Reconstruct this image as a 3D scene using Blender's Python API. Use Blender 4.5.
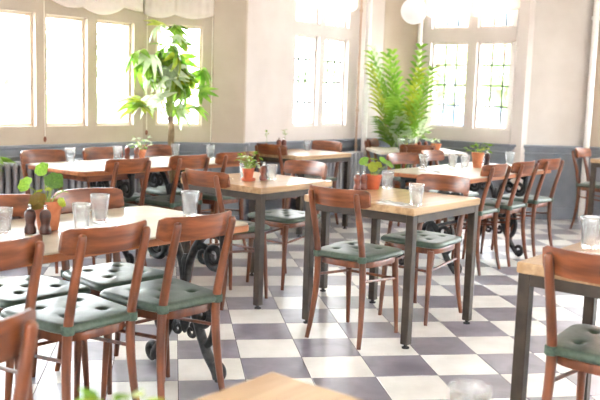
import bpy, bmesh, math, random
from mathutils import Vector, Matrix
PI = math.pi
rnd = random.Random(7)
scene = bpy.context.scene
for o in list(bpy.data.objects):
    bpy.data.objects.remove(o, do_unlink=True)
col = scene.collection

# ------------------------------------------------------------------ camera
cam_d = bpy.data.cameras.new('camera')
cam = bpy.data.objects.new('camera', cam_d)
col.objects.link(cam)
CAM = Vector((-2.692, -2.4812, 1.3066))
cam.matrix_world = Matrix(((0.634807, 0.0791, -0.768611, CAM.x),
                           (-0.772002, 0.106302, -0.626668, CAM.y),
                           (0.032135, 0.991183, 0.128547, CAM.z),
                           (0, 0, 0, 1)))
cam_d.sensor_width = 36.0
cam_d.lens = 830.0 / 600.0 * 36.0
cam_d.clip_start = 0.05
cam_d.clip_end = 300
cam_d.dof.use_dof = True
cam_d.dof.focus_distance = 3.95
cam_d.dof.aperture_fstop = 3.6
scene.camera = cam

# ------------------------------------------------------------------ sky
world = bpy.data.worlds.new('overcast_sky')
scene.world = world
world.use_nodes = True
wn = world.node_tree.nodes
bg = wn['Background']
bg.inputs['Color'].default_value = (0.92, 0.955, 1.0, 1)
bg.inputs['Strength'].default_value = 14.0

# ------------------------------------------------------------------ sun (high, behind the viewer; lights the street, kept out by the roof)
sd = bpy.data.lights.new('sun', 'SUN')
sd.energy = 20.0
sd.angle = math.radians(1.5)
sd.color = (1.0, .98, .95)
sun = bpy.data.objects.new('sun', sd)
col.objects.link(sun)
sun.rotation_euler = Vector((.50, .22, -.84)).to_track_quat('-Z', 'Y').to_euler()

# ------------------------------------------------------------------ view
vs = scene.view_settings
vs.view_transform = 'Standard'
vs.look = 'None'
vs.exposure = 1.2
vs.gamma = 1.0
vs.use_curve_mapping = False
try:
    scene.cycles.max_bounces = 10
    scene.cycles.diffuse_bounces = 6
    scene.cycles.transparent_max_bounces = 16
    scene.cycles.transmission_bounces = 8
    scene.cycles.caustics_reflective = False
    scene.cycles.caustics_refractive = False
except Exception:
    pass


# ------------------------------------------------------------------ materials
def srgb(r, g, b):
    f = lambda c: (c / 255 / 12.92) if c / 255 <= .04045 else ((c / 255 + .055) / 1.055) ** 2.4
    return (f(r), f(g), f(b), 1)


def base_mat(name):
    m = bpy.data.materials.new(name)
    m.use_nodes = True
    n = m.node_tree
    return m, n, n.nodes['Principled BSDF']


def noise_mat(name, c1, c2, rough=.5, scale=(8, 8, 8), detail=4, bump=0.0, spec=.5, metallic=0, vary=0.0,
              bump_scale=None, coat=0.0, sheen=0.0, dist=0.0, ramp=(.35, .65)):
    m, n, b = base_mat(name)
    tc = n.nodes.new('ShaderNodeTexCoord')
    mp = n.nodes.new('ShaderNodeMapping')
    mp.inputs['Scale'].default_value = scale
    n.links.new(tc.outputs['Object'], mp.inputs['Vector'])
    vec = mp.outputs['Vector']
    if vary:
        oi = n.nodes.new('ShaderNodeObjectInfo')
        ad = n.nodes.new('ShaderNodeVectorMath')
        ad.operation = 'ADD'
        sc = n.nodes.new('ShaderNodeVectorMath')
        sc.operation = 'SCALE'
        sc.inputs[3].default_value = 37.0
        cx = n.nodes.new('ShaderNodeCombineXYZ')
        for k in range(3):
            n.links.new(oi.outputs['Random'], cx.inputs[k])
        n.links.new(cx.outputs[0], sc.inputs[0])
        n.links.new(vec, ad.inputs[0])
        n.links.new(sc.outputs[0], ad.inputs[1])
        vec = ad.outputs[0]
    nz = n.nodes.new('ShaderNodeTexNoise')
    nz.inputs['Scale'].default_value = 1.0
    nz.inputs['Detail'].default_value = detail
    nz.inputs['Distortion'].default_value = dist
    n.links.new(vec, nz.inputs['Vector'])
    rp = n.nodes.new('ShaderNodeValToRGB')
    rp.color_ramp.elements[0].position = ramp[0]
    rp.color_ramp.elements[1].position = ramp[1]
    rp.color_ramp.elements[0].color = c1
    rp.color_ramp.elements[1].color = c2
    n.links.new(nz.outputs['Fac'], rp.inputs['Fac'])
    out = rp.outputs['Color']
    if vary:
        hs = n.nodes.new('ShaderNodeHueSaturation')
        mr = n.nodes.new('ShaderNodeMapRange')
        mr.inputs['To Min'].default_value = 1 - vary
        mr.inputs['To Max'].default_value = 1 + vary
        n.links.new(oi.outputs['Random'], mr.inputs['Value'])
        n.links.new(mr.outputs[0], hs.inputs['Value'])
        n.links.new(out, hs.inputs['Color'])
        out = hs.outputs['Color']
    n.links.new(out, b.inputs['Base Color'])
    b.inputs['Roughness'].default_value = rough
    b.inputs['Metallic'].default_value = metallic
    b.inputs['Specular IOR Level'].default_value = spec
    b.inputs['Coat Weight'].default_value = coat
    b.inputs['Coat Roughness'].default_value = .2
    if coat >= .9:
        b.inputs['Coat IOR'].default_value = 1.7
        b.inputs['Coat Roughness'].default_value = .4
    b.inputs['Sheen Weight'].default_value = sheen
    if bump:
        bp = n.nodes.new('ShaderNodeBump')
        bp.inputs['Strength'].default_value = bump
        bp.inputs['Distance'].default_value = .004
        n.links.new(nz.outputs['Fac'], bp.inputs['Height'])
        n.links.new(bp.outputs['Normal'], b.inputs['Normal'])
    return m


def leaf_mat(name, c1, c2, scale=(9, 9, 9)):
    m = noise_mat(name, c1, c2, .4, scale, 3, vary=.18)
    n = m.node_tree
    b = n.nodes['Principled BSDF']
    src = b.inputs['Base Color'].links[0].from_socket
    tr = n.nodes.new('ShaderNodeBsdfTranslucent')
    n.links.new(src, tr.inputs['Color'])
    mx = n.nodes.new('ShaderNodeMixShader')
    mx.inputs[0].default_value = .45
    n.links.new(b.outputs[0], mx.inputs[1])
    n.links.new(tr.outputs[0], mx.inputs[2])
    n.links.new(mx.outputs[0], n.nodes['Material Output'].inputs['Surface'])
    return m


M = {}
M['chair_wood'] = noise_mat('chair_wood', srgb(86, 43, 22), srgb(128, 69, 38), .36, (26, 26, 4), 5, .05, vary=.14, coat=.25)
M['back_wood'] = noise_mat('back_wood', srgb(96, 48, 24), srgb(140, 78, 43), .38, (4, 26, 40), 5, .05, vary=.12, coat=.12)
M['cushion'] = noise_mat('cushion', srgb(62, 78, 64), srgb(77, 92, 78), .38, (60, 60, 60), 4, .06, vary=.06, sheen=.1)
M['strap'] = noise_mat('strap', srgb(58, 76, 62), srgb(72, 90, 75), .6, (80, 80, 80), 3, .1)
M['table_wood'] = noise_mat('table_wood', srgb(164, 129, 93), srgb(196, 165, 128), .3, (2.2, 30, 30), 6, .03, vary=.05, coat=.3, dist=.4)
M['table_pale'] = noise_mat('table_pale', srgb(168, 158, 140), srgb(186, 177, 160), .38, (9, 9, 9), 5, 0, vary=.03, coat=.25)
M['edge_wood'] = noise_mat('edge_wood', srgb(136, 78, 44), srgb(172, 108, 64), .4, (4, 30, 30), 5, .04)
M['steel'] = noise_mat('steel', srgb(52, 43, 36), srgb(70, 59, 49), .45, (12, 12, 12), 5, .05, spec=.4)
M['iron'] = noise_mat('iron', srgb(34, 35, 36), srgb(62, 62, 62), .45, (40, 40, 40), 4, .2, metallic=.3)
M['wall'] = noise_mat('wall', srgb(176, 160, 142), srgb(184, 169, 152), .8, (3, 3, 3), 3, .02)
M['wall_white'] = noise_mat('wall_white', srgb(198, 187, 181), srgb(206, 196, 190), .75, (3, 3, 3), 3, .02)
M['wall_pier'] = noise_mat('wall_pier', srgb(190, 180, 172), srgb(198, 189, 182), .75, (3, 3, 3), 3, .02)
M['ext_leaf'] = leaf_mat('ext_leaf', srgb(112, 140, 84), srgb(150, 172, 118))
M['dado'] = noise_mat('dado', srgb(112, 116, 124), srgb(126, 130, 138), .36, (5, 5, 5), 3, .03)
M['frame'] = noise_mat('frame', srgb(204, 188, 168), srgb(214, 199, 181), .5, (6, 6, 6), 3)
M['frame_white'] = noise_mat('frame_white', srgb(208, 199, 191), srgb(216, 208, 201), .5, (6, 6, 6), 3)
M['ceiling'] = noise_mat('ceiling', srgb(238, 235, 230), srgb(244, 241, 237), .9, (2, 2, 2), 2)
M['tile_light'] = noise_mat('tile_light', srgb(218, 214, 208), srgb(234, 231, 226), .36, (7, 7, 7), 5, .02, vary=.05, spec=.9, coat=1.0)
M['tile_dark'] = noise_mat('tile_dark', srgb(94, 89, 103), srgb(138, 132, 146), .36, (7, 7, 7), 6, .02, vary=.12, dist=.6, ramp=(.3, .7), spec=.9, coat=1.0)
M['grout'] = noise_mat('grout', srgb(58, 52, 50), srgb(78, 72, 70), .9, (30, 30, 30), 3)
M['radiator'] = noise_mat('radiator', srgb(150, 150, 154), srgb(164, 164, 168), .3, (14, 14, 14), 3, .03, metallic=.2)
M['terracotta'] = noise_mat('terracotta', srgb(186, 108, 70), srgb(208, 134, 96), .8, (22, 22, 22), 4, .08, vary=.1)
M['terracotta_red'] = noise_mat('terracotta_red', srgb(160, 72, 42), srgb(184, 92, 58), .55, (22, 22, 22), 4, .06, vary=.08)
M['soil'] = noise_mat('soil', srgb(42, 30, 22), srgb(70, 52, 38), .95, (80, 80, 80), 4, .5)
M['mill'] = noise_mat('mill', srgb(46, 18, 10), srgb(74, 32, 18), .5, (20, 20, 90), 4, .03, coat=.1, vary=.1)
M['mill_red'] = noise_mat('mill_red', srgb(98, 42, 24), srgb(126, 60, 36), .45, (20, 20, 90), 4, .03, coat=.4, vary=.1)
M['chrome'] = noise_mat('chrome', srgb(190, 188, 186), srgb(214, 212, 210), .18, (20, 20, 20), 2, metallic=1)
M['paper'] = noise_mat('paper', srgb(236, 234, 230), srgb(246, 244, 241), .9, (30, 30, 30), 3, .1)
M['leaf'] = leaf_mat('leaf', srgb(86, 134, 36), srgb(150, 186, 70))
M['leaf_yellow'] = leaf_mat('leaf_yellow', srgb(120, 142, 30), srgb(186, 190, 70))
M['leaf_dark'] = leaf_mat('leaf_dark', srgb(52, 84, 30), srgb(96, 128, 52))
M['leaf_red'] = leaf_mat('leaf_red', srgb(96, 46, 20), srgb(130, 118, 36), (26, 26, 26))
M['leaf_pale'] = leaf_mat('leaf_pale', srgb(176, 196, 150), srgb(226, 232, 208))
M['stem'] = noise_mat('stem', srgb(120, 150, 60), srgb(160, 180, 92), .6, (20, 20, 20), 3)
M['trunk'] = noise_mat('trunk', srgb(104, 84, 58), srgb(150, 126, 92), .8, (30, 30, 12), 4, .3)
M['pipe_brown'] = noise_mat('pipe_brown', srgb(160, 132, 112), srgb(178, 150, 130), .45, (10, 10, 10), 3)
M['pipe_white'] = noise_mat('pipe_white', srgb(236, 232, 228), srgb(244, 241, 238), .4, (10, 10, 10), 3)
M['rope'] = noise_mat('rope', srgb(216, 206, 190), srgb(230, 222, 208), .8, (60, 60, 60), 3)
M['acorn'] = noise_mat('acorn', srgb(120, 68, 44), srgb(150, 92, 64), .4, (40, 40, 40), 3)
M['lead'] = noise_mat('lead', srgb(60, 58, 58), srgb(84, 80, 80), .6, (30, 30, 30), 3)
M['ext_ground'] = noise_mat('ext_ground', srgb(186, 182, 176), srgb(206, 202, 196), .9, (1.5, 1.5, 1.5), 4)
M['ext_grass'] = noise_mat('ext_grass', srgb(92, 118, 54), srgb(130, 152, 82), .9, (3, 3, 3), 5)
M['ext_brick'] = noise_mat('ext_brick', srgb(160, 100, 82), srgb(184, 124, 104), .9, (9, 9, 22), 3)
M['ext_render'] = noise_mat('ext_render', srgb(222, 216, 206), srgb(232, 227, 218), .9, (3, 3, 3), 3)
M['ext_roof'] = noise_mat('ext_roof', srgb(92, 82, 82), srgb(120, 108, 106), .9, (6, 6, 6), 3)
M['ext_glass'] = noise_mat('ext_glass', srgb(70, 82, 92), srgb(94, 106, 116), .1, (2, 2, 2), 2)
M['car_blue'] = noise_mat('car_blue', srgb(70, 96, 150), srgb(84, 112, 166), .25, (2, 2, 2), 2, coat=.6)
M['rubber'] = noise_mat('rubber', srgb(34, 34, 36), srgb(48, 48, 50), .8, (20, 20, 20), 2)


def glass_mat(name, tint=(1, 1, 1, 1), mix=.06):
    m, n, b = base_mat(name)
    n.nodes.remove(b)
    t = n.nodes.new('ShaderNodeBsdfTransparent')
    t.inputs['Color'].default_value = tint
    g = n.nodes.new('ShaderNodeBsdfGlossy')
    g.inputs['Roughness'].default_value = .03
    fr = n.nodes.new('ShaderNodeLayerWeight')
    fr.inputs['Blend'].default_value = .5
    pw = n.nodes.new('ShaderNodeMath')
    pw.operation = 'POWER'
    pw.inputs[1].default_value = 5
    n.links.new(fr.outputs['Facing'], pw.inputs[0])
    mr = n.nodes.new('ShaderNodeMapRange')
    mr.inputs['To Min'].default_value = .03
    mr.inputs['To Max'].default_value = .6
    n.links.new(pw.outputs[0], mr.inputs['Value'])
    x = n.nodes.new('ShaderNodeMixShader')
    n.links.new(mr.outputs[0], x.inputs[0])
    n.links.new(t.outputs[0], x.inputs[1])
    n.links.new(g.outputs[0], x.inputs[2])
    n.links.new(x.outputs[0], n.nodes['Material Output'].inputs['Surface'])
    return m


M['pane'] = glass_mat('window_glass', (.97, .985, .98, 1))
m, n, b = base_mat('tumbler_glass')
b.inputs['Base Color'].default_value = (.97, .985, .99, 1)
b.inputs['Transmission Weight'].default_value = 1
b.inputs['Roughness'].default_value = .02
b.inputs['IOR'].default_value = 1.45
nzt = n.nodes.new('ShaderNodeTexNoise')
nzt.inputs['Scale'].default_value = 40
bpt = n.nodes.new('ShaderNodeBump')
bpt.inputs['Strength'].default_value = .08
n.links.new(nzt.outputs['Fac'], bpt.inputs['Height'])
n.links.new(bpt.outputs['Normal'], b.inputs['Normal'])
tt = n.nodes.new('ShaderNodeBsdfTransparent')
td = n.nodes.new('ShaderNodeBsdfTranslucent')
td.inputs['Color'].default_value = (.95, .96, .97, 1)
t1 = n.nodes.new('ShaderNodeMixShader')
t1.inputs[0].default_value = .3
n.links.new(tt.outputs[0], t1.inputs[1])
n.links.new(td.outputs[0], t1.inputs[2])
t2 = n.nodes.new('ShaderNodeMixShader')
t2.inputs[0].default_value = .4
n.links.new(b.outputs[0], t2.inputs[1])
n.links.new(t1.outputs[0], t2.inputs[2])
n.links.new(t2.outputs[0], n.nodes['Material Output'].inputs['Surface'])
M['tumbler'] = m


def fabric_mat(name, c, transl=.5):
    m, n, b = base_mat(name)
    nz = n.nodes.new('ShaderNodeTexNoise')
    nz.inputs['Scale'].default_value = 30
    rp = n.nodes.new('ShaderNodeValToRGB')
    rp.color_ramp.elements[0].color = tuple(x * .95 for x in c[:3]) + (1,)
    rp.color_ramp.elements[1].color = c
    n.links.new(nz.outputs['Fac'], rp.inputs['Fac'])
    n.links.new(rp.outputs[0], b.inputs['Base Color'])
    b.inputs['Roughness'].default_value = .9
    t = n.nodes.new('ShaderNodeBsdfTranslucent')
    n.links.new(rp.outputs[0], t.inputs['Color'])
    x = n.nodes.new('ShaderNodeMixShader')
    x.inputs[0].default_value = transl
    n.links.new(b.outputs[0], x.inputs[1])
    n.links.new(t.outputs[0], x.inputs[2])
    n.links.new(x.outputs[0], n.nodes['Material Output'].inputs['Surface'])
    return m


M['blind'] = fabric_mat('blind_voile', srgb(246, 238, 230), .5)
M['opal'] = fabric_mat('opal_glass', srgb(244, 242, 242), .3)


# ------------------------------------------------------------------ mesh helpers
class MB:
    def __init__(s):
        s.v, s.f = [], []

    def add(s, v, f):
        o = len(s.v)
        s.v += [tuple(p) for p in v]
        s.f += [tuple(i + o for i in q) for q in f]
        return s

    def box(s, x0, x1, y0, y1, z0, z1, bev=0.0):
        x0, x1 = sorted((x0, x1)); y0, y1 = sorted((y0, y1)); z0, z1 = sorted((z0, z1))
        if bev <= 0:
            v = [(x, y, z) for z in (z0, z1) for y in (y0, y1) for x in (x0, x1)]
            return s.add(v, [(0, 2, 3, 1), (4, 5, 7, 6), (0, 1, 5, 4), (1, 3, 7, 5), (3, 2, 6, 7), (2, 0, 4, 6)])
        b = bev
        rings = [(z0, b), (z0 + b, 0), (z1 - b, 0), (z1, b)]
        v = []
        for z, i in rings:
            c = b
            a0, a1, c0, c1 = x0 + i, x1 - i, y0 + i, y1 - i
            v += [(a0 + c, c0, z), (a1 - c, c0, z), (a1, c0 + c, z), (a1, c1 - c, z), (a1 - c, c1, z), (a0 + c, c1, z), (a0, c1 - c, z), (a0, c0 + c, z)]
        f = [tuple(range(7, -1, -1)), tuple(range(24, 32))]
        for k in range(3):
            for j in range(8):
                f.append((k * 8 + j, k * 8 + (j + 1) % 8, k * 8 + 8 + (j + 1) % 8, k * 8 + 8 + j))
        return s.add(v, f)

    def tube(s, pts, rad, seg=8, cap=True, flat=1.0):
        pts = [Vector(p) for p in pts]
        if not isinstance(rad, (list, tuple)):
            rad = [rad] * len(pts)
        v, f = [], []
        t0 = (pts[1] - pts[0]).normalized()
        ref = Vector((0, 0, 1)) if abs(t0.z) < .9 else Vector((1, 0, 0))
        nrm = t0.cross(ref).normalized()
        for i, p in enumerate(pts):
            a = pts[max(i - 1, 0)]; c = pts[min(i + 1, len(pts) - 1)]
            t = (c - a).normalized()
            nrm = (nrm - t * nrm.dot(t)).normalized()
            bn = t.cross(nrm)
            for k in range(seg):
                an = 2 * PI * k / seg
                v.append(p + nrm * math.cos(an) * rad[i] + bn * math.sin(an) * rad[i] * flat)
        for i in range(len(pts) - 1):
            for k in range(seg):
                f.append((i * seg + k, i * seg + (k + 1) % seg, (i + 1) * seg + (k + 1) % seg, (i + 1) * seg + k))
        if cap:
            f.append(tuple(range(seg - 1, -1, -1)))
            f.append(tuple(range((len(pts) - 1) * seg, len(pts) * seg)))
        return s.add(v, f)

    def lathe(s, prof, seg=24, cx=0, cy=0, close=False, flute=None):
        v, f = [], []
        for i, (r, z) in enumerate(prof):
            for k in range(seg):
                a = 2 * PI * k / seg
                rr = r
                if flute and flute[0] <= z <= flute[1] and i <= flute[4]:
                    rr = r * (1 - flute[3] * abs(math.sin(a * flute[2] / 2)) ** 1.0)
                v.append((cx + rr * math.cos(a), cy + rr * math.sin(a), z))
        n = len(prof)
        for i in range(n - 1):
            for k in range(seg):
                f.append((i * seg + k, i * seg + (k + 1) % seg, (i + 1) * seg + (k + 1) % seg, (i + 1) * seg + k))
        if close:
            for k in range(seg):
                f.append(((n - 1) * seg + k, (n - 1) * seg + (k + 1) % seg, (k + 1) % seg, k))
        else:
            f.append(tuple(range(seg - 1, -1, -1)))
            f.append(tuple(range((n - 1) * seg, n * seg)))
        return s.add(v, f)

    def mesh(s, name, mat, smooth=False, angle=40):
        me = bpy.data.meshes.new(name)
        me.from_pydata(s.v, [], s.f)
        me.materials.append(M[mat] if isinstance(mat, str) else mat)
        me.validate()
        bm = bmesh.new(); bm.from_mesh(me)
        bmesh.ops.recalc_face_normals(bm, faces=bm.faces)
        bm.to_mesh(me); bm.free()
        if smooth:
            me.polygons.foreach_set('use_smooth', [True] * len(me.polygons))
            try:
                me.set_sharp_from_angle(angle=math.radians(angle))
            except Exception:
                pass
        me.update()
        return me

    def build(s, name, mat, parent=None, smooth=False, angle=40):
        return link(name, s.mesh(name, mat, smooth, angle), parent)


def link(name, me, parent=None, loc=None, rot=None):
    o = bpy.data.objects.new(name, me)
    col.objects.link(o)
    if parent:
        o.parent = parent
    if loc is not None:
        o.location = loc
    if rot is not None:
        o.rotation_euler = rot
    return o


def empty(name, loc=(0, 0, 0), rz=0):
    o = bpy.data.objects.new(name, None)
    o.empty_display_size = .1
    col.objects.link(o)
    o.location = loc
    o.rotation_euler = (0, 0, rz)
    return o


def tag(o, label, cat, group=None):
    o['label'] = label
    o['category'] = cat
    if group:
        o['group'] = group
    return o


def struct(o, label=None, cat=None):
    o['kind'] = 'structure'
    if label:
        o['label'] = label
        o['category'] = cat
    return o


def copy_tree(o, parent=None):
    c = o.copy()
    col.objects.link(c)
    c.parent = parent
    for ch in list(o.children):
        copy_tree(ch, c)
    return c


def smooth_path(pts, n=6):
    P = [Vector(p) for p in pts]
    P = [P[0] * 2 - P[1]] + P + [P[-1] * 2 - P[-2]]
    out = []
    for i in range(1, len(P) - 2):
        for k in range(n):
            t = k / n
            a, b, c, d = P[i - 1], P[i], P[i + 1], P[i + 2]
            out.append(.5 * ((2 * b) + (c - a) * t + (2 * a - 5 * b + 4 * c - d) * t * t + (3 * b - a - 3 * c + d) * t ** 3))
    out.append(P[-2])
    return out


def interp(vals, n):
    out = []
    for i in range(len(vals) - 1):
        for k in range(n):
            out.append(vals[i] + (vals[i + 1] - vals[i]) * k / n)
    out.append(vals[-1])
    return out


# ================================================================== SETTING
CEIL = 3.2
DADO = 0.82


def frame_of(p0, p1):
    p0 = Vector((p0[0], p0[1], 0)); p1 = Vector((p1[0], p1[1], 0))
    d = (p1 - p0); L = d.length
    return L, Matrix.Translation(p0) @ Matrix.Rotation(math.atan2(d.y, d.x), 4, 'Z')


def wall(name, p0, p1, openings=(), mat='wall', thick=.15, dado=True, pad=(0, 0)):
    """local x runs along the wall, +y points out of the room"""
    L, mx = frame_of(p0, p1)
    mb = MB()
    xs = sorted(set([-pad[0], L + pad[1]] + [a for o in openings for a in o[:2]]))
    for a, b in zip(xs[:-1], xs[1:]):
        mid = (a + b) / 2
        hs = sorted([o[2:] for o in openings if o[0] < mid < o[1]])
        z = -.02
        for h0, h1 in hs:
            mb.box(a, b, 0, thick, z, h0); z = h1
        mb.box(a, b, 0, thick, z, CEIL)
    w = struct(mb.build(name, mat))
    w.matrix_world = mx
    if dado:
        MB().box(0, L, -.018, .0, .0, DADO - .03).build('dado_panel', 'dado', w)
        r = MB()
        r.box(0, L, -.05, 0, DADO - .03, DADO, .008)
        r.box(0, L, -.034, -.016, DADO - .055, DADO - .03)
        r.box(0, L, -.032, -.016, DADO - .105, DADO - .085, .004)
        r.build('dado_rail', 'dado', w)
        k = MB()
        k.box(0, L, -.04, -.016, 0, .13)
        k.box(0, L, -.033, -.016, .13, .15, .004)
        k.build('baseboard', 'dado', w)
    return w, mx, L


WIN = [0]


def window(mx, x0, x1, z0, z1, mat='frame', lead=None, depth=.07, sill=False):
    WIN[0] += 1
    e = empty('window_%d' % WIN[0])
    struct(e)
    e.matrix_world = mx
    w = .024
    f = MB()
    f.box(x0, x0 + w, depth - .02, depth + .03, z0, z1)
    f.box(x1 - w, x1, depth - .02, depth + .03, z0, z1)
    f.box(x0 + w, x1 - w, depth - .02, depth + .03, z0, z0 + w)
    f.box(x0 + w, x1 - w, depth - .02, depth + .03, z1 - w, z1)
    f.build('window_frame', mat, e)
    nx, nz = lead or (1, 1)
    gx0, gx1, gz0, gz1 = x0 + w, x1 - w, z0 + w, z1 - w
    g = .009
    for i in range(nx):
        for j in range(nz):
            a = gx0 + (gx1 - gx0) * i / nx; b = gx0 + (gx1 - gx0) * (i + 1) / nx
            c = gz0 + (gz1 - gz0) * j / nz; d = gz0 + (gz1 - gz0) * (j + 1) / nz
            MB().box(a, b, depth + .003, depth + .006, c, d).build('pane', 'pane', e)
    if lead:
        l = MB()
        for i in range(1, nx):
            x = gx0 + (gx1 - gx0) * i / nx
            l.box(x - g, x + g, depth - .002, depth + .010, gz0, gz1)
        for j in range(1, nz):
            z = gz0 + (gz1 - gz0) * j / nz
            l.box(gx0, gx1, depth - .0015, depth + .0095, z - g, z + g)
        l.build('lead_came', 'lead', e)
    return e


# --- floor: grout bed and tiles (tile grid runs at 42 degrees to the walls)
FX0, FX1, FY0, FY1 = -4.6, 6.7, -5.1, 3.72
fl = struct(MB().box(FX0, FX1, FY0, FY1, -.12, -.003).build('floor', 'grout'))
T = .305
A42 = math.radians(42)
inv = cam.matrix_world.inverted()


def project(p):
    q = inv @ Vector(p)
    if q.z > -.05:
        return None
    return (300 + 830 * q.x / -q.z, 200 - 830 * q.y / -q.z, -q.z)


tm = {}
for kind in ('tile_light', 'tile_dark'):
    h = T / 2 - .0016
    tm[kind] = MB().box(-h, h, -h, h, -.01, 0, .0016).mesh('floor_tile', kind)
cands, rest = [], []
for j in range(-40, 41):
    for i in range(-40, 41):
        tx, ty = (j + .5) * T, (i + .5) * T
        x = tx * math.cos(A42) + ty * math.sin(A42)
        y = -tx * math.sin(A42) + ty * math.cos(A42)
        # inside the room outline
        if not (FX0 < x < FX1 and FY0 < y < FY1):
            continue
        if y > 3.55 or (x > 2.3 and y > 3.55 - (x - 2.3)) and y > 3.05 or x > 6.6 or (x > 5.95 and y > 1.45 - (x - 5.95) + .25):
            continue
        kind = 'tile_dark' if (i + j) % 2 == 0 else 'tile_light'
        q = project((x, y, 0))
        inview = q is not None and -70 < q[0] < 670 and -10 < q[1] < 440
        (cands if inview else rest).append((q[2] if q else 99, x, y, kind))
cands.sort()
for d, x, y, kind in cands[:300]:
    link('tile', tm[kind], fl, (x, y, 0), (0, 0, -A42))
rest += cands[300:]
for kind in ('tile_light', 'tile_dark'):
    mb = MB()
    for d, x, y, k in rest:
        if k != kind:
            continue
        c, s_ = math.cos(-A42), math.sin(-A42)
        h = T / 2 - .0016
        v = []
        for z, g in ((-.0015, 0), (0, .0015)):
            for a, b in ((-1, -1), (1, -1), (1, 1), (-1, 1)):
                lx, ly = a * (h - g), b * (h - g)
                v.append((x + lx * c - ly * s_, y + lx * s_ + ly * c, z))
        mb.add(v, [(4, 5, 6, 7), (0, 1, 5, 4), (1, 2, 6, 5), (2, 3, 7, 6), (3, 0, 4, 7)])
    if mb.v:
        o = mb.build('far_tiles', kind, fl)
        o['kind'] = 'stuff'

struct(MB().box(FX0 - .3, FX1 + .3, FY0 - .3, FY1 + .3, CEIL, CEIL + .1).build('ceiling', 'ceiling'))

# --- left wall with the row of single lights
W1Y = 3.42
ops = []
X0 = -4.6
for k in range(13):
    r = 2.147 - .497 * k
    ops.append((r - .398 - X0, r - X0, .965, 1.865))
w1, mx1, _ = wall('wall_left', (X0, W1Y), (2.252, W1Y), ops, 'wall', pad=(.3, .1))
for a, b, c, d in ops:
    window(mx1, a, b, c, d)
# --- chamfer wall with the window behind the money tree
w2, mx2, L2 = wall('wall_back_left', (2.252, W1Y), (2.742, 3.037), [(.11, .53, .965, 1.875)], 'wall', pad=(.05, .04))
window(mx2, .11, .53, .965, 1.875)
# --- rounded pilaster
pl = MB()
arc = [(2.742, 3.037), (2.735, 3.02)]
for k in range(7):
    t = k / 6
    arc.append((2.735 + (2.965 - 2.735) * t, 3.02 + (2.835 - 3.02) * t))
for k in range(1, 7):
    a = math.radians(-40 + 40 * k / 6 + 0)
    arc.append((2.965 + .09 * (math.sin(math.radians(40)) + math.sin(a)), 2.835 + .03 * (1 - math.cos(math.radians(15 * k)))))


def ribbon(name, pts, z0, z1, mat, off=0.0, parent=None, thick=.2):
    """upright sheet with thickness following plan points (interior on the right-hand side)"""
    mb = MB()
    P = [Vector((p[0], p[1])) for p in pts]
    v, f = [], []
    for i, p in enumerate(P):
        d = (P[min(i + 1, len(P) - 1)] - P[max(i - 1, 0)]).normalized()
        n = Vector((d.y, -d.x))
        a = p + n * off
        b = p - n * thick
        v += [(a.x, a.y, z0), (a.x, a.y, z1), (b.x, b.y, z0), (b.x, b.y, z1)]
    for i in range(len(P) - 1):
        o = i * 4
        f += [(o, o + 4, o + 5, o + 1), (o + 2, o + 3, o + 7, o + 6), (o + 1, o + 5, o + 7, o + 3), (o, o + 2, o + 6, o + 4)]
    e = (len(P) - 1) * 4
    f += [(0, 1, 3, 2), (e, e + 2, e + 3, e + 1)]
    mb.add(v, f)
    return mb.build(name, mat, parent, True, 30)


pil = struct(ribbon('wall_pilaster', arc, 0, CEIL, 'wall'))
ribbon('dado_panel', arc, 0, DADO - .03, 'dado', .015, pil, 0)
ribbon('dado_rail', arc, DADO - .03, DADO, 'dado', .045, pil, 0)
ribbon('baseboard', arc, 0, .14, 'dado', .035, pil, 0)
# --- back wall with the paired leaded windows
W3Y = 2.90
W3A = arc[-1][0]
w3ops = [(3.765 - W3A, 4.155 - W3A, .965, 1.885), (4.24 - W3A, 4.655 - W3A, .965, 1.885), (3.765 - W3A, 4.155 - W3A, 2.0, 2.6), (4.24 - W3A, 4.655 - W3A, 2.0, 2.6)]
w3, mx3, _ = wall('wall_back', (W3A, W3Y), (5.3, W3Y), w3ops, 'wall_white', pad=(.0, .02))
for k, (a, b, c, d) in enumerate(w3ops):
    window(mx3, a, b, c, d, 'frame_white', (3, 4) if k < 2 else (3, 2))
# --- rounded corner behind the palm
corner = []
for k in range(11):
    a = math.radians(90 - 90 * k / 10)
    corner.append((5.33 + .44 * math.cos(a), 2.66 + .24 * math.sin(a)))
cw = struct(ribbon('wall_corner', corner, 0, CEIL, 'wall'))
ribbon('dado_panel', corner, 0, DADO - .03, 'dado', .015, cw, 0)
ribbon('dado_rail', corner, DADO - .03, DADO, 'dado', .045, cw, 0)
ribbon('baseboard', corner, 0, .14, 'dado', .035, cw, 0)
# --- right-hand back wall with the second pair
w5ops = [(.115, .585, .965, 1.925), (.70, 1.17, .965, 1.925), (.115, .585, 2.075, 2.7), (.70, 1.17, 2.075, 2.7)]
w5, mx5, _ = wall('wall_back_right', (5.77, 2.66), (5.77, 1.46), w5ops, 'wall_white', pad=(.02, .1))
for k, (a, b, c, d) in enumerate(w5ops):
    window(mx5, a, b, c, d, 'frame_white', (3, 4) if k < 2 else (3, 2))
# --- chamfered pier
w6, mx6, _ = wall('wall_pier', (5.76, 1.49), (6.40, .915), (), 'wall_pier', pad=(.0, .05))
# --- right wall with windows
w7ops = [(.20 + .62 * k, .70 + .62 * k, .965, 1.93) for k in range(9)]
w7, mx7, _ = wall('wall_right', (6.40, .915), (6.40, -5.1), w7ops, 'wall', pad=(.0, .3))
for k, (a, b, c, d) in enumerate(w7ops[:4]):
    window(mx7, a, b, c, d, 'frame')
for k, (a, b, c, d) in enumerate(w7ops[4:]):
    window(mx7, a, b, c, d, 'frame')
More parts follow.
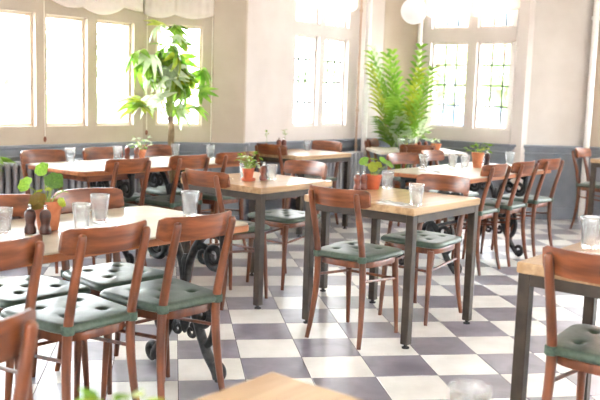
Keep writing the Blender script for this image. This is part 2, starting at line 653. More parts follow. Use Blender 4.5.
# --- the sides behind the camera, with tall shop windows
big = [(1.0 + 3.4 * k, 2.1 + 3.4 * k, .95, 2.3) for k in range(2)]
w8, mx8, _ = wall('wall_front', (6.40, -5.1), (-4.6, -5.1), big, 'wall', pad=(.3, .3))
big2 = [(.6 + 2.3 * k, 1.9 + 2.3 * k, .95, 2.3) for k in range(2)]
w9, mx9, _ = wall('wall_rear', (-4.6, -5.1), (-4.6, 3.42), big2, 'wall', pad=(.3, .3))
for mxx, oo in ((mx8, big), (mx9, big2)):
    for a, b, c, d in oo:
        window(mxx, a, b, c, d, 'frame')

# ================================================================== PIPES, CORDS
def pipe(name, x, y, r, z0, z1, mat, label, cat='pipe', br=()):
    e = empty(name, (x, y, z0))
    tag(e, label, cat)
    MB().tube([(0, 0, 0), (0, 0, z1 - z0)], r, 14).build('tube', mat, e, True)
    for z in br:
        MB().lathe([(r * 1.05, z - z0 - .02), (r * 1.5, z - z0 - .018), (r * 1.5, z - z0 + .018), (r * 1.05, z - z0 + .02)], 14).build('bracket', mat, e, True)
    return e


pipe('heating_pipe', 4.77, 2.835, .013, 0.0, CEIL, 'pipe_brown', 'thin brown heating pipe beside the leaded windows of the back wall', br=(1.13, .74, 2.2))
pipe('waste_pipe', 4.90, 2.82, .032, 0.0, CEIL, 'pipe_white', 'thick white vertical pipe to the left of the palm', br=(1.6,))
pipe('white_pipe', 5.715, 2.66, .026, 0.0, CEIL, 'pipe_white', 'slim white vertical pipe running down below the globe lamp', br=(1.9,))
pipe('corner_pipe', 6.345, .86, .034, 0.0, CEIL, 'pipe_white', 'white vertical pipe in the far right corner behind the chair', br=(2.2,))


def cord(x, y, z0, z1, label):
    e = empty('blind_cord', (x, y, z0))
    tag(e, label, 'cord', 'pull cords of the window blinds')
    MB().tube([(0, 0, .03), (0, 0, z1 - z0)], .0035, 6).build('string', 'rope', e)
    MB().lathe([(.004, .045), (.012, .035), (.013, .015), (.006, 0)], 10).build('acorn_knob', 'acorn', e, True)


cord(1.215, 3.395, .84, 2.05, 'pale blind cord with brown knob between the two leftmost windows')
cord(2.245, 3.36, .88, 2.05, 'pale blind cord in the corner left of the money tree window')
cord(2.715, 3.015, .72, 2.05, 'long pale blind cord by the pilaster right of the money tree')


# ================================================================== BLINDS
def blind(name, mx, x0, x1, ztop, drops, label, off=-.05):
    """festoon blind: swags between gather points; drops = list of (x, z) of the lower hem"""
    e = empty(name)
    e.matrix_world = mx @ Matrix.Translation((x0, off, drops[0][1]))
    tag(e, label, 'blind', 'festoon window blinds')
    nx, nz = 60, 16
    v, f = [], []
    xs = [d[0] for d in drops]
    for i in range(nx + 1):
        x = x0 + (x1 - x0) * i / nx
        k = 0
        while k < len(drops) - 2 and x > xs[k + 1]:
            k += 1
        t = (x - xs[k]) / (xs[k + 1] - xs[k])
        t = min(max(t, 0), 1)
        za = drops[k][1] + (drops[k + 1][1] - drops[k][1]) * t
        sag = drops[k][2]
        zb = za - sag * math.sin(PI * t) ** .8
        for j in range(nz + 1):
            s = j / nz
            z = zb + (ztop - zb) * s ** 1.15
            puff = (.035 + .012 * math.sin(s * 24 + 1.4 * math.cos(PI * t * 2))) * (1 - s) ** .7 * (.35 + .65 * math.sin(PI * t)) + .004 * math.sin(t * 30)
            if j == 0:
                puff *= .25
            v.append((x - x0, -puff, z - drops[0][1]))
    for i in range(nx):
        for j in range(nz):
            a = i * (nz + 1) + j
            f.append((a, a + nz + 1, a + nz + 2, a + 1))
    o = MB().add(v, f).build('fabric', 'blind', e, True, 80)
    md = o.modifiers.new('thick', 'SOLIDIFY')
    md.thickness = .003
    MB().box(0, x1 - x0, -.01, .03, ztop - drops[0][1] - .02, ztop - drops[0][1] + .02).build('headrail', 'frame_white', e)
    return e


blind('festoon_blind', mx1, .35 - X0, 1.21 - X0, 2.45, [(.35 - X0, 2.03, .03), (.74 - X0, 2.03, .045), (1.21 - X0, 2.01, 0)], 'white festoon blind over the leftmost window')
blind('festoon_blind', mx1, 1.21 - X0, 2.20 - X0, 2.45, [(1.21 - X0, 2.0, .04), (1.56 - X0, 1.95, .065), (1.99 - X0, 1.985, .008), (2.20 - X0, 1.965, 0)], 'white festoon blind with deep swag left of the money tree')
blind('festoon_blind', mx2, .0, .62, 2.45, [(.0, 1.955, .035), (.27, 1.96, .035), (.62, 1.97, 0)], 'white festoon blind hanging above the money tree')
blind('festoon_blind', mx3, 3.68 - W3A, 4.72 - W3A, 2.75, [(3.68 - W3A, 2.22, .03), (4.0 - W3A, 2.22, .06), (4.40 - W3A, 2.21, .05), (4.72 - W3A, 2.23, 0)], 'white festoon blind over the middle leaded windows')
blind('festoon_blind', mx5, .04, 1.21, 2.85, [(.04, 2.25, .05), (.36, 2.24, .05), (.64, 2.21, .03), (.80, 2.24, .04), (1.21, 2.27, 0)], 'white festoon blind over the leaded windows right of the globe lamp')

# ================================================================== GLOBE LAMP
gl = empty('globe_pendant_lamp', (3.425, 1.333, 2.0175))
tag(gl, 'round white opal glass globe pendant lamp hanging before the window', 'lamp')
gp = [(.11 * math.sin(PI * k / 24) + .0005, -.11 * math.cos(PI * k / 24)) for k in range(1, 24)]
MB().lathe(gp, 32).build('globe', 'opal', gl, True, 80)
MB().lathe([(.03, .10), (.032, .13), (.02, .15), (.006, .16)], 16).build('gallery', 'chrome', gl, True)
MB().tube([(0, 0, .15), (0, 0, CEIL - 2.0175 - .02)], .004, 6).build('cord', 'rope', gl)
MB().lathe([(.05, CEIL - 2.0175 - .03), (.05, CEIL - 2.0175 - .002)], 20).build('ceiling_rose', 'frame_white', gl, True)


# ================================================================== RADIATORS
def radiator(x0, n, y, z0, z1, label):
    pitch = .064
    e = empty('column_radiator', (x0, y, 0))
    tag(e, label, 'radiator')
    mb = MB()
    for dy in (-.05, .05):
        p = [(0, dy, z0 + .02), (0, dy, z0 + .06), (0, dy, z1 - .06), (0, dy, z1 - .02)]
        mb.tube(p, [.014, .021, .021, .014], 8)
    for zz in (z0 + .035, z1 - .035):
        mb.tube([(0, -.055, zz), (0, -.02, zz), (0, .02, zz), (0, .055, zz)], [.022, .027, .027, .022], 8)
    sec = mb.mesh('section', 'radiator', True, 60)
    for k in range(n):
        link('section', sec, e, (k * pitch, 0, 0))
    for zz in (z0 + .035, z1 - .035):
        MB().tube([(-.03, 0, zz), ((n - 1) * pitch + .03, 0, zz)], .015, 8).build('header_tube', 'radiator', e, True)
    for x in (pitch, (n - 2) * pitch):
        MB().box(x - .012, x + .012, -.04, .04, 0, z0 + .02, .003).build('foot', 'radiator', e)


radiator(.25, 29, 3.26, .10, .715, 'long dark grey column radiator under the left window row')
radiator(3.95, 13, 2.76, .10, .70, 'short grey column radiator under the middle leaded windows')

# ================================================================== CHAIRS
def seat_outline(grow=0.0, n=48, ex=3.4, hw0=.178, hw1=.014, hy=.186):
    pts = []
    for k in range(n):
        a = 2 * PI * k / n
        c, s = math.cos(a), math.sin(a)
        e = 2 / ex
        x = math.copysign(abs(c) ** e, c)
        y = math.copysign(abs(s) ** e, s)
        hw = hw0 + hw1 * y
        pts.append((x * (hw + grow), .005 + y * (hy + grow)))
    return pts


def seat_mesh():
    mb = MB()
    v, f = [], []
    n = 48
    prof = [(.410, -.012), (.412, -.006), (.442, -.004), (.447, -.009)]
    for z, g in prof:
        v += [(x, y, z) for x, y in seat_outline(g, n)]
    for i in range(3):
        for k in range(n):
            f.append((i * n + k, i * n + (k + 1) % n, (i + 1) * n + (k + 1) % n, (i + 1) * n + k))
    f.append(tuple(range(n - 1, -1, -1)))
    f.append(tuple(range(3 * n, 4 * n)))
    return mb.add(v, f).mesh('seat', 'chair_wood', True, 50)


TUFTS = [(0, .005), (-.085, .085), (.085, .085), (-.08, -.08), (.08, -.08)]


def cushion_mesh():
    mb = MB()
    n, R = 64, 28
    out = seat_outline(.006, n, 7.0, .180, .017, .186)
    v, f = [], []
    zc = .479
    v.append((0, .005, zc - .013))
    for i in range(1, R + 1):
        r = i / R
        for x, y in out:
            px, py = x * r, .005 + (y - .005) * r
            z = zc + .006 * (1 - r ** 4) - (.008 * max(0, (r - .92) / .08) ** 2)
            for tx, ty in TUFTS:
                d2 = (px - tx) ** 2 + (py - ty) ** 2
                z -= .016 * math.exp(-d2 / (2 * .0100 ** 2)) + .004 * math.exp(-d2 / (2 * .024 ** 2))
            v.append((px, py, z))
    prof = [(.463, .0035), (.455, .003), (.4485, -.004)]
    for z, g in prof:
        v += [(x, y, z) for x, y in seat_outline(.006 + g, n, 7.0, .180, .017, .186)]
    for k in range(n):
        f.append((0, 1 + k, 1 + (k + 1) % n))
    tot = R + len(prof)
    for i in range(tot - 1):
        for k in range(n):
            a, b = 1 + i * n + k, 1 + i * n + (k + 1) % n
            f.append((a, a + n, b + n, b))
    o = 1 + (tot - 1) * n
    f.append(tuple(range(o, o + n)))
    return mb.add(v, f).mesh('cushion', 'cushion', True, 60)


def back_mesh():
    mb = MB()
    nx, nz = 18, 5
    v, f = [], []
    th = .015
    hw = .182

    def pt(i, j, side):
        u = -1 + 2 * i / nx
        x = u * hw
        edge = max(0, (abs(u) - .88) / .12)
        inset = .010 * (1 - math.sqrt(max(0, 1 - edge ** 2)))
        z0 = .733 + inset
        z1 = .829 - inset - .003 * u * u
        z = z0 + (z1 - z0) * j / nz
        y = -.252 + .068 * u * u - .22 * (z - .78)
        t = th
        if side:
            y -= t
        if j in (0, nz):
            y += (-.003 if not side else .003)
        return (x, y, z)
    for side in (0, 1):
        for i in range(nx + 1):
            for j in range(nz + 1):
                v.append(pt(i, j, side))
    S = (nx + 1) * (nz + 1)
    for i in range(nx):
        for j in range(nz):
            a = i * (nz + 1) + j
            f.append((a, a + 1, a + nz + 2, a + nz + 1))
            f.append((S + a, S + a + nz + 1, S + a + nz + 2, S + a + 1))
    for i in range(nx):
        a = i * (nz + 1)
        b = a + nz + 1
        f.append((a, b, S + b, S + a))
        f.append((a + nz, S + a + nz, S + b + nz, b + nz))
    for j in range(nz):
        f.append((j, S + j, S + j + 1, j + 1))
        a = nx * (nz + 1) + j
        f.append((a, a + 1, S + a + 1, S + a))
    return mb.add(v, f).mesh('backrest', 'back_wood', True, 50)


def leg_mesh(kind, s):
    mb = MB()
    if kind == 'rear':
        p = [(.163, -.212, 0), (.154, -.186, .12), (.144, -.166, .29), (.1385, -.168, .45), (.1385, -.200, .60), (.1385, -.2475, .765), (.1385, -.2545, .800), (.1385, -.256, .809)]
        r = [.0115, .0145, .0175, .0185, .0175, .0155, .0145, .008]
    else:
        p = [(.158, .196, 0), (.155, .186, .15), (.150, .172, .32), (.147, .162, .43)]
        r = [.0105, .0135, .0175, .0195]
    p = [(x * s, y, z) for x, y, z in p]
    mb.tube(smooth_path(p, 4), interp(r, 4), 10)
    return mb.mesh('leg', 'chair_wood', True, 60)


def make_chair():
    e = empty('bistro_chair')
    link('seat', seat_mesh(), e)
    cu = link('cushion', cushion_mesh(), e)
    cu['label'] = 'tufted grey green seat cushion'
    for s in (-1, 1):
        st = MB().lathe([(.0210, .445), (.0240, .448), (.0240, .475), (.0210, .478)], 14, s * .1385, -.171).build('strap', 'strap', cu, True)
    link('backrest', back_mesh(), e)
    for s in (-1, 1):
        link('leg', leg_mesh('rear', s), e)
    for s in (-1, 1):
        link('leg', leg_mesh('front', s), e)
    for s in (-1, 1):
        MB().tube([(s * .1425, -.166, .345), (s * .1505, .173, .312)], .0078, 8).build('stretcher', 'chair_wood', e, True)
    MB().tube([(-.151, .174, .31), (.151, .174, .31)], .0078, 8).build('stretcher', 'chair_wood', e, True)
    return e


chair0 = make_chair()
used = [False]
FACE = {'+x': -90, '-x': 90, '+y': 0, '-y': 180}


def chair(x, y, face, label, group, tw=0.0):
    if not used[0]:
        e = chair0; used[0] = True
    else:
        e = copy_tree(chair0)
    e.location = (x, y, 0)
    ang = FACE[face] if isinstance(face, str) else face
    e.rotation_euler = (0, 0, math.radians(ang + tw))
    tag(e, label, 'chair', group)
    return e


G1 = 'bistro chairs at the square steel-leg tables'
G2 = 'bistro chairs along the iron-based tables'
chair(.93, .065, '+x', 'brown bistro chair with green cushion in the centre, back turned to the viewer', G1, 4)
chair(1.575, .035, '-x', 'bistro chair behind the central wooden table with potted plant', G1)
chair(1.62, 1.16, '-x', 'bistro chair facing the viewer across the left square table with basil pot', G1)
chair(.985, 1.085, '+x', 'bistro chair with its back to the viewer at the basil pot table', G1)
chair(.92, 2.18, '+y', 'bistro chair on the near side of the long window table, leftmost of three', G2)
chair(1.50, 2.20, '+y', 'bistro chair on the near side of the long window table, middle of three', G2)
chair(2.03, 2.26, '+y', 'bistro chair on the near side of the long window table, nearest the pilaster', G2)
chair(.80, 2.60, '-y', 'bistro chair against the radiator, leftmost on the far side of the window table', G2)
chair(1.36, 2.63, '-y', 'bistro chair on the far side of the window table, behind a glass and the middle', G2)
chair(1.92, 2.68, '-y', 'bistro chair in front of the money tree at the window table', G2)
chair(3.25, 2.56, '+x', 'bistro chair left of the table below the middle leaded windows', G1)
chair(3.74, 2.60, '-x', 'bistro chair under the middle leaded windows by the short radiator', G1)
chair(3.01, .505, '+y', 'bistro chair nearest the centre of three in a row on the right', G2)
chair(3.49, .495, '+y', 'bistro chair in the middle of three in a row on the right', G2)
chair(4.03, .505, '+y', 'bistro chair at the right end of the row of three by the grey dado', G2, -4)
chair(3.20, 1.06, '-y', 'bistro chair on the far side of the right iron table, left of the glasses', G2, -18)
chair(3.80, 1.10, '-y', 'bistro chair on the far side of the right iron table, behind the potted plant', G2)
chair(4.60, 2.0, -44, 'bistro chair with its back to the viewer at the far table before the palm', G1)
chair(4.95, 2.49, '-y', 'bistro chair seen side-on at the left end of the far table by the palm', G1, 20)
chair(5.78, .48, '-y', 'bistro chair standing side-on in the far right corner beside the grey wall', G1)
chair(.165, -1.56, '+x', 'large bistro chair in the right foreground, cut off by the picture edge', G1)
chair(.72, -1.66, '-x', 'bistro chair at the right picture edge, only its cushion corner showing', G1)
chair(-.455, .05, '+y', 'bistro chair at the right end of the near side of the left long table', G2, -3)
chair(-.885, .07, '+y', 'bistro chair second from the right on the near side of the left long table', G2)
chair(-1.335, .055, '+y', 'bistro chair cut by the left picture edge at the left long table', G2)
chair(-1.865, -.72, '+y', 'nearest bistro chair at the lower left picture corner, mostly its backrest corner', G2)
chair(-.375, .475, '-y', 'bistro chair across the left long table, behind the two glasses', G2, -3)
chair(-.81, .49, '-y', 'bistro chair across the left long table, behind the salt and pepper mills', G2)


# ================================================================== TABLES
def steel_table(x0, x1, y0, y1, label, rz=0, z=.74, top='table_wood', th=.038):
    w, d = x1 - x0, y1 - y0
    e = empty('square_table', ((x0 + x1) / 2, (y0 + y1) / 2, 0), math.radians(rz))
    tag(e, label, 'table', 'steel-legged restaurant tables')
    a, b = w / 2, d / 2
    MB().box(-a, a, -b, b, z - th, z, .004).build('tabletop', top, e)
    lw = .044
    i = .006
    for sx in (-1, 1):
        for sy in (-1, 1):
            cx, cy = sx * (a - i - lw / 2), sy * (b - i - lw / 2)
            l = MB().box(cx - lw / 2, cx + lw / 2, cy - lw / 2, cy + lw / 2, .022, z - th, .003).build('leg', 'steel', e)
            MB().lathe([(.020, 0), (.020, .007), (.010, .009), (.010, .024)], 12, cx, cy).build('levelling_foot', 'rubber', l, True)
    zt = z - th
    for s in (-1, 1):
        MB().box(-a + i + lw, a - i - lw, s * (b - i - .012) - .012, s * (b - i - .012) + .012, zt - .042, zt, .002).build('rail', 'steel', e)
        MB().box(s * (a - i - .012) - .012, s * (a - i - .012) + .012, -b + i + lw, b - i - lw, zt - .042, zt, .002).build('rail', 'steel', e)
    return e


def spiral(cx, cz, r, turns, a0, sgn=1, n=22, rin=.25):
    out = []
    for k in range(n + 1):
        t = k / n
        a = a0 + sgn * turns * 2 * PI * t
        rr = r * (1 - (1 - rin) * t)
        out.append((cx + rr * math.cos(a), cz + rr * math.sin(a)))
    return out


def iron_end(e, x, y0, y1, ztop):
    """cast iron trestle end in the plane x = const"""
    fr = empty('trestle', (x, 0, 0))
    fr.parent = e
    ym = (y0 + y1) / 2
    hw = (y1 - y0) / 2

    def sw(name, pts, rads, flat=1.0):
        pts = smooth_path([(0, p[0], p[1]) for p in pts], 3)
        MB().tube(pts, [1.08 * q for q in interp(rads, 3)[:len(pts)]], 8, True, flat).build(name, 'iron', fr, True, 60)
    # hub and stem
    MB().lathe([(.006, .19), (.016, .205), (.022, .23), (.028, .27), (.032, .32), (.022, .37), (.028, .40), (.019, .43), (.016, .50), (.022, .53), (.010, .56)], 14, 0, ym).build('hub', 'iron', fr, True)
    for s in (-1, 1):
        Y = lambda v: ym + s * v
        # foot: sweeps from the hub down and out to a rolled toe
        sw('foot', [(Y(.01), .37), (Y(.06), .32), (Y(.10), .22), (Y(.15), .125), (Y(.20), .06), (Y(hw - .045), .020)], [.018, .022, .021, .022, .020, .018])
        sw('foot_scroll', spiral(Y(hw - .045), .062, .042, 1.25, -PI / 2, s, 18), [.017 - .008 * k / 18 for k in range(19)])
        # big scroll on the inside of the foot
        sw('scroll', spiral(Y(.112), .305, .062, 1.5, -2.2 if s > 0 else -PI + 2.2, s, 26), [.017 - .007 * k / 26 for k in range(27)])
        # leaf rising from the foot
        sw('leaf_spur', [(Y(.14), .15), (Y(.18), .20), (Y(.195), .27), (Y(.185), .34), (Y(.165), .375)], [.016, .018, .016, .014, .006])
        # curl below the hub
        sw('curl', spiral(Y(.045), .205, .032, 1.2, PI / 2, -s, 16), [.012 - .005 * k / 16 for k in range(17)])
        # outer bracket running into an inward scroll under the table top
        pts = [(Y(hw - .015), ztop - .005), (Y(hw - .018), ztop - .05)] + spiral(Y(hw - .075), .575, .060, 1.55, 0 if s > 0 else PI, -s, 26)
        sw('bracket', pts, [.022, .019] + [.017 - .007 * k / 26 for k in range(27)])
        # arch from the bracket to the stem
        sw('arch', [(Y(hw - .02), .655), (Y(hw - .08), .678), (Y(.12), .66), (Y(.065), .60), (Y(.025), .52), (Y(.012), .44)], [.013, .015, .017, .018, .017, .015])
        sw('scroll', spiral(Y(.115), .57, .045, 1.4, 2.4 if s > 0 else PI - 2.4, -s, 22), [.014 - .006 * k / 22 for k in range(23)])
    MB().box(-.022, .022, y0 + .01, y1 - .01, ztop - .022, ztop, .004).build('bearer', 'iron', fr)
    return fr


def rounded_top(w, d, z0, z1, r=.035, bev=.004):
    mb = MB()
    v, f = [], []
    n = 6
    for z, g in ((z0, bev), (z0 + bev, 0), (z1 - bev, 0), (z1, bev)):
        for cx, cy, a0 in ((w / 2 - r, d / 2 - r, 0), (-w / 2 + r, d / 2 - r, 90), (-w / 2 + r, -d / 2 + r, 180), (w / 2 - r, -d / 2 + r, 270)):
            for k in range(n + 1):
                a = math.radians(a0 + 90 * k / n)
                v.append((cx + (r - g) * math.cos(a), cy + (r - g) * math.sin(a), z))
    m = 4 * (n + 1)
    for i in range(3):
        for k in range(m):
            f.append((i * m + k, i * m + (k + 1) % m, (i + 1) * m + (k + 1) % m, (i + 1) * m + k))
    f.append(tuple(range(m - 1, -1, -1)))
    f.append(tuple(range(3 * m, 4 * m)))
    return mb.add(v, f)


def iron_table(x0, x1, y0, y1, label, z=.74, inset=.07, top='table_pale', r=.04, apron=False, ends=None):
    w, d = x1 - x0, y1 - y0
    e = empty('iron_table', ((x0 + x1) / 2, (y0 + y1) / 2, 0))
    tag(e, label, 'table', 'long tables on cast iron trestles')
    rounded_top(w, d, z - .008, z, r).build('tabletop', top, e, True, 30)
    rounded_top(w + .004, d + .004, z - .036, z - .008, r).build('table_edge', 'edge_wood', e, True, 30)
    ends = [v - (x0 + x1) / 2 for v in (ends or (x0 + inset, x1 - inset))]
    for v in ends:
        iron_end(e, v, -d / 2 + .09, d / 2 - .09, z - .036)
    if len(ends) > 1:
        MB().tube([(ends[0], 0, .34), (ends[1], 0, .34)], .012, 8).build('tie_rod', 'iron', e, True)
    if apron:
        for sy in (-1, 1):
            MB().box(-w / 2 + .15, w / 2 - .15, sy * (d / 2 - .15) - .011, sy * (d / 2 - .15) + .011, z - .095, z - .036, .003).build('apron', 'back_wood', e)
        for sx in (-1, 1):
            MB().box(sx * (w / 2 - .16) - .011, sx * (w / 2 - .16) + .011, -d / 2 + .17, d / 2 - .17, z - .095, z - .036, .003).build('apron', 'back_wood', e)
    return e


steel_table(.90, 1.62, -.30, .42, 'square wooden table on dark steel legs in the centre, with terracotta pot')
steel_table(.93, 1.63, .77, 1.47, 'square wooden table on steel legs left of centre, with basil pot and saucer')
steel_table(3.07, 3.83, 2.21, 2.86, 'wooden steel-legged table below the middle leaded windows')
c45 = math.cos(math.radians(42))
pt = empty('pedestal_table', (4.885, 2.155, 0), math.radians(-42))
tag(pt, 'far white-topped table in front of the palm', 'table')
MB().box(-.46, .46, -.36, .36, .708, .74, .004).build('tabletop', 'table_pale', pt)
MB().lathe([(.12, 0), (.12, .012), (.05, .03), (.03, .05), (.028, .66), (.05, .69), (.16, .70), (.16, .708)], 20, .10, .0).build('pedestal', 'iron', pt, True)
steel_table(5.45, 6.15, -.24, .48, 'wooden steel-legged table at the far right picture edge', z=.75)
steel_table(.025, .745, -1.98, -1.26, 'thick wooden table on a black steel leg in the right foreground', th=.04)
steel_table(-2.17, -1.45, -2.13, -1.41, 'blurred wooden tabletop corner at the bottom of the picture', th=.04)
iron_table(-1.76, -.07, -.08, .62, 'long pale table on ornate iron scroll legs at the left', ends=(-1.63, -.13))
iron_table(2.57, 4.04, .28, 1.01, 'pale table on iron scroll legs on the right behind the row of chairs', ends=(2.70, 3.76))
iron_table(.64, 1.45, 2.10, 2.78, 'left half of the long window table with rounded corner, before the radiator', r=.06, apron=True, ends=(1.14,))
iron_table(1.47, 2.22, 2.09, 2.79, 'right half of the long window table, the end nearer the pilaster', ends=(1.713,), r=.03)

# ================================================================== TABLEWARE
tb = MB()
N = 40
prof = [(.0255, 0), (.0275, .003), (.0285, .03), (.0315, .062), (.0345, .080), (.0355, .098), (.0345, .0995),
        (.0330, .098), (.0315, .080), (.0285, .060), (.0255, .030), (.0235, .012), (.006, .010)]
tb.lathe(prof, N, flute=(.004, .078, 10, .075, 4))
tumbler_me = tb.mesh('tumbler', 'tumbler', True, 50)


def tumbler(x, y, label, z=.74, sc=1.0):
    o = link('glass_tumbler', tumbler_me, None, (x, y, z + .0004))
    o.rotation_euler = (0, 0, rnd.random() * 3)
    o.scale = (sc, sc, sc)
    tag(o, label, 'glass', 'fluted glass tumblers')
    return o


tumbler(-1.0, .34, 'glass tumbler cut by the left picture edge on the long table')
tumbler(-.72, .24, 'glass tumbler right beside the terracotta pot on the left long table', sc=1.05)
tumbler(-.54, .36, 'tall glass tumbler behind another, near the middle of the left long table', sc=1.15)
tumbler(-.155, .22, 'glass tumbler alone at the right end of the left long table', sc=1.15)
tumbler(1.33, 1.04, 'glass tumbler next to the mills at the basil pot table')
tumbler(1.215, 1.17, 'glass tumbler half hidden behind the basil pot')
tumbler(1.56, .30, 'glass tumbler half hidden behind the central terracotta pot', sc=1.1)
tumbler(1.02, -.235, 'glass tumbler near the front corner of the central wooden table', sc=1.15)
tumbler(.95, 2.68, 'glass tumbler at the left end of the window table', sc=1.1)
tumbler(1.46, 2.70, 'glass tumbler in the middle of the window table', z=.74, sc=1.1).location.x = 1.40
tumbler(2.02, 2.72, 'glass tumbler below the money tree on the window table', sc=1.1)
tumbler(2.16, 2.45, 'glass tumbler at the right end of the window table by the cord', sc=1.1)
tumbler(3.70, 2.66, 'glass tumbler on the table below the middle windows')
tumbler(3.03, .93, 'glass tumbler at the left end of the right iron table', sc=1.1)
tumbler(3.30, .82, 'glass tumbler left of the plant on the right iron table, nearer the left', sc=1.15)
tumbler(3.36, .74, 'glass tumbler right next to the plant on the right iron table', sc=1.1)
tumbler(3.93, .62, 'glass tumbler at the right end of the right iron table', sc=1.2)
tumbler(3.83, .80, 'glass tumbler behind the plant and mill on the right iron table')
tumbler(4.77, 2.25, 'left one of two glass tumblers on the far table', sc=1.15)
tumbler(4.86, 2.18, 'right one of two glass tumblers on the far table', sc=1.15)
tumbler(.50, -1.345, 'glass tumbler on the foreground table at the right edge', sc=1.25)
tumbler(-1.50, -1.88, 'blurred glass tumbler rim at the bottom picture edge', sc=1.0)

mprof = [(.021, 0), (.0225, .004), (.0225, .020), (.017, .032), (.0165, .042), (.020, .054), (.022, .066), (.0205, .080), (.014, .090), (.006, .093)]
mill_me = {}
for k in ('mill', 'mill_red'):
    mill_me[k] = (MB().lathe(mprof, 20).mesh('body', k, True, 50), None)
cap_me = MB().lathe([(.010, .091), (.011, .094), (.005, .097), (.0045, .101), (.0075, .104), (.0075, .109), (.003, .112)], 14).mesh('metal_cap', 'chrome', True, 50)


def mill(x, y, label, k='mill', z=.74, sc=1.0):
    e = empty('pepper_mill', (x, y, z + .0004))
    e.scale = (sc, sc, sc)
    link('body', mill_me[k][0], e)
    link('metal_cap', cap_me, e)
    tag(e, label, 'mill', 'wooden salt and pepper mills')


mill(-.922, .283, 'dark wooden mill on the left long table, farther left of the pair')
mill(-.884, .240, 'dark wooden mill on the left long table, beside the terracotta pot')
mill(1.255, 1.05, 'reddish wooden mill right of the basil pot', 'mill_red')
mill(1.295, 1.075, 'dark wooden mill between the reddish mill and the glass', 'mill')
mill(1.335, .365, 'brown wooden mill left of the central pot, leftmost of the pair', 'mill_red')
mill(1.378, .350, 'brown wooden mill next to the central terracotta pot', 'mill_red')
mill(1.53, 2.745, 'small mill left of the flower pot on the window table, left of the pair', 'mill_red')
mill(1.575, 2.685, 'small mill against the flower pot on the window table', 'mill_red')
mill(3.41, 2.78, 'left of two small mills under the middle leaded windows', 'mill_red', sc=1.15)
mill(3.455, 2.755, 'right of two small mills under the middle leaded windows', 'mill_red', sc=1.15)
mill(3.71, .72, 'dark mill right of the plant on the right iron table', sc=1.15)
mill(4.94, 2.13, 'left of two reddish mills on the far table', 'mill_red')
mill(4.99, 2.08, 'right of two reddish mills on the far table', 'mill_red')


# --- cutlery on paper napkins
def fork_mb():
    mb = MB()
    mb.tube(smooth_path([(-.095, 0, .003), (-.05, 0, .004), (.0, 0, .006), (.03, 0, .004)], 4), interp([.0045, .004, .0028, .003], 4), 6, True, .6)
    mb.box(.028, .052, -.011, .011, .003, .0045)
    for k in range(4):
        y = -.0095 + k * .0063
        mb.box(.052, .092, y - .0014, y + .0014, .003, .0045)
    return mb


def knife_mb():
    mb = MB()
    mb.tube([(-.11, 0, .004), (-.08, 0, .0045), (0, 0, .004)], [.004, .0055, .004], 6, True, .6)
    v = [(0, -.006, .003), (.07, -.009, .003), (.10, -.006, .003), (.115, .004, .003), (0, .005, .003)]
    v += [(a, b, .0045) for a, b, c in v]
    mb.add(v, [(4, 3, 2, 1, 0), (5, 6, 7, 8, 9)] + [(i, (i + 1) % 5, 5 + (i + 1) % 5, 5 + i) for i in range(5)])
    return mb


fork_me = fork_mb().mesh('fork', 'chrome', True)
knife_me = knife_mb().mesh('knife', 'chrome', True)
nb = MB()
vv, ff = [], []
for i in range(11):
    for j in range(9):
        x, y = -.09 + .018 * i, -.05 + .0125 * j
        vv.append((x, y, .0012 + .0012 * math.sin(i * 1.9 + j) * (.5 + .5 * math.cos(j * 2.3))))
for i in range(10):
    for j in range(8):
        a = i * 9 + j
        ff.append((a, a + 9, a + 10, a + 1))
napkin_me = nb.add(vv, ff).mesh('paper_napkin', 'paper', True, 80)


def setting(x, y, ang, where, z=.74, both=True):
    a = math.radians(ang)
    o = link('paper_napkin', napkin_me, None, (x, y, z + .0008), (0, 0, a))
    s = o.modifiers.new('thick', 'SOLIDIFY'); s.thickness = .0012; s.offset = 1
    tag(o, 'white paper napkin under cutlery ' + where, 'napkin', 'paper napkins')
    o = link('fork', fork_me, None, (x - .02 * math.sin(a), y + .02 * math.cos(a), z + .0035), (0, 0, a))
    tag(o, 'steel fork on a napkin ' + where, 'fork', 'forks')
    if both:
        o = link('knife', knife_me, None, (x + .02 * math.sin(a), y - .02 * math.cos(a), z + .0035), (0, 0, a))
        tag(o, 'steel knife on a napkin ' + where, 'knife', 'knives')


setting(-.60, .21, 70, 'between the two glasses on the left long table')
setting(-.20, .09, 60, 'at the right end of the left long table')
setting(.985, -.12, 80, 'on the central wooden table by the front glass')
setting(.33, -1.42, 85, 'on the foreground table at the right')
setting(2.80, .72, 80, 'at the left end of the right iron table')
setting(1.12, 1.30, 75, 'on the basil pot table')

# ================================================================== PLANTS
def pot(e, r, h, mat='terracotta', saucer=False, rim=True):
    z = 0
    if saucer:
        MB().lathe([(r * .9, 0), (r * 1.18, .004), (r * 1.25, .018), (r * 1.15, .018), (r * 1.05, .008)], 24).build('saucer', mat, e, True)
        z = .008
    if rim:
        p = [(r * .68, z), (r * .70, z + .002), (r * .92, z + h * .72), (r * 1.0, z + h * .73), (r * 1.04, z + h), (r * .93, z + h), (r * .88, z + h * .88), (r * .2, z + h * .87)]
    else:
        p = [(r * .72, z), (r * .74, z + .002), (r * 1.0, z + h), (r * .92, z + h), (r * .86, z + h * .9), (r * .2, z + h * .89)]
    MB().lathe(p, 28).build('pot', mat, e, True, 35)
    MB().lathe([(r * .87, z + h * .86), (r * .86, z + h * .9), (r * .3, z + h * .93)], 20).build('soil', 'soil', e, True)
    return z + h * .9


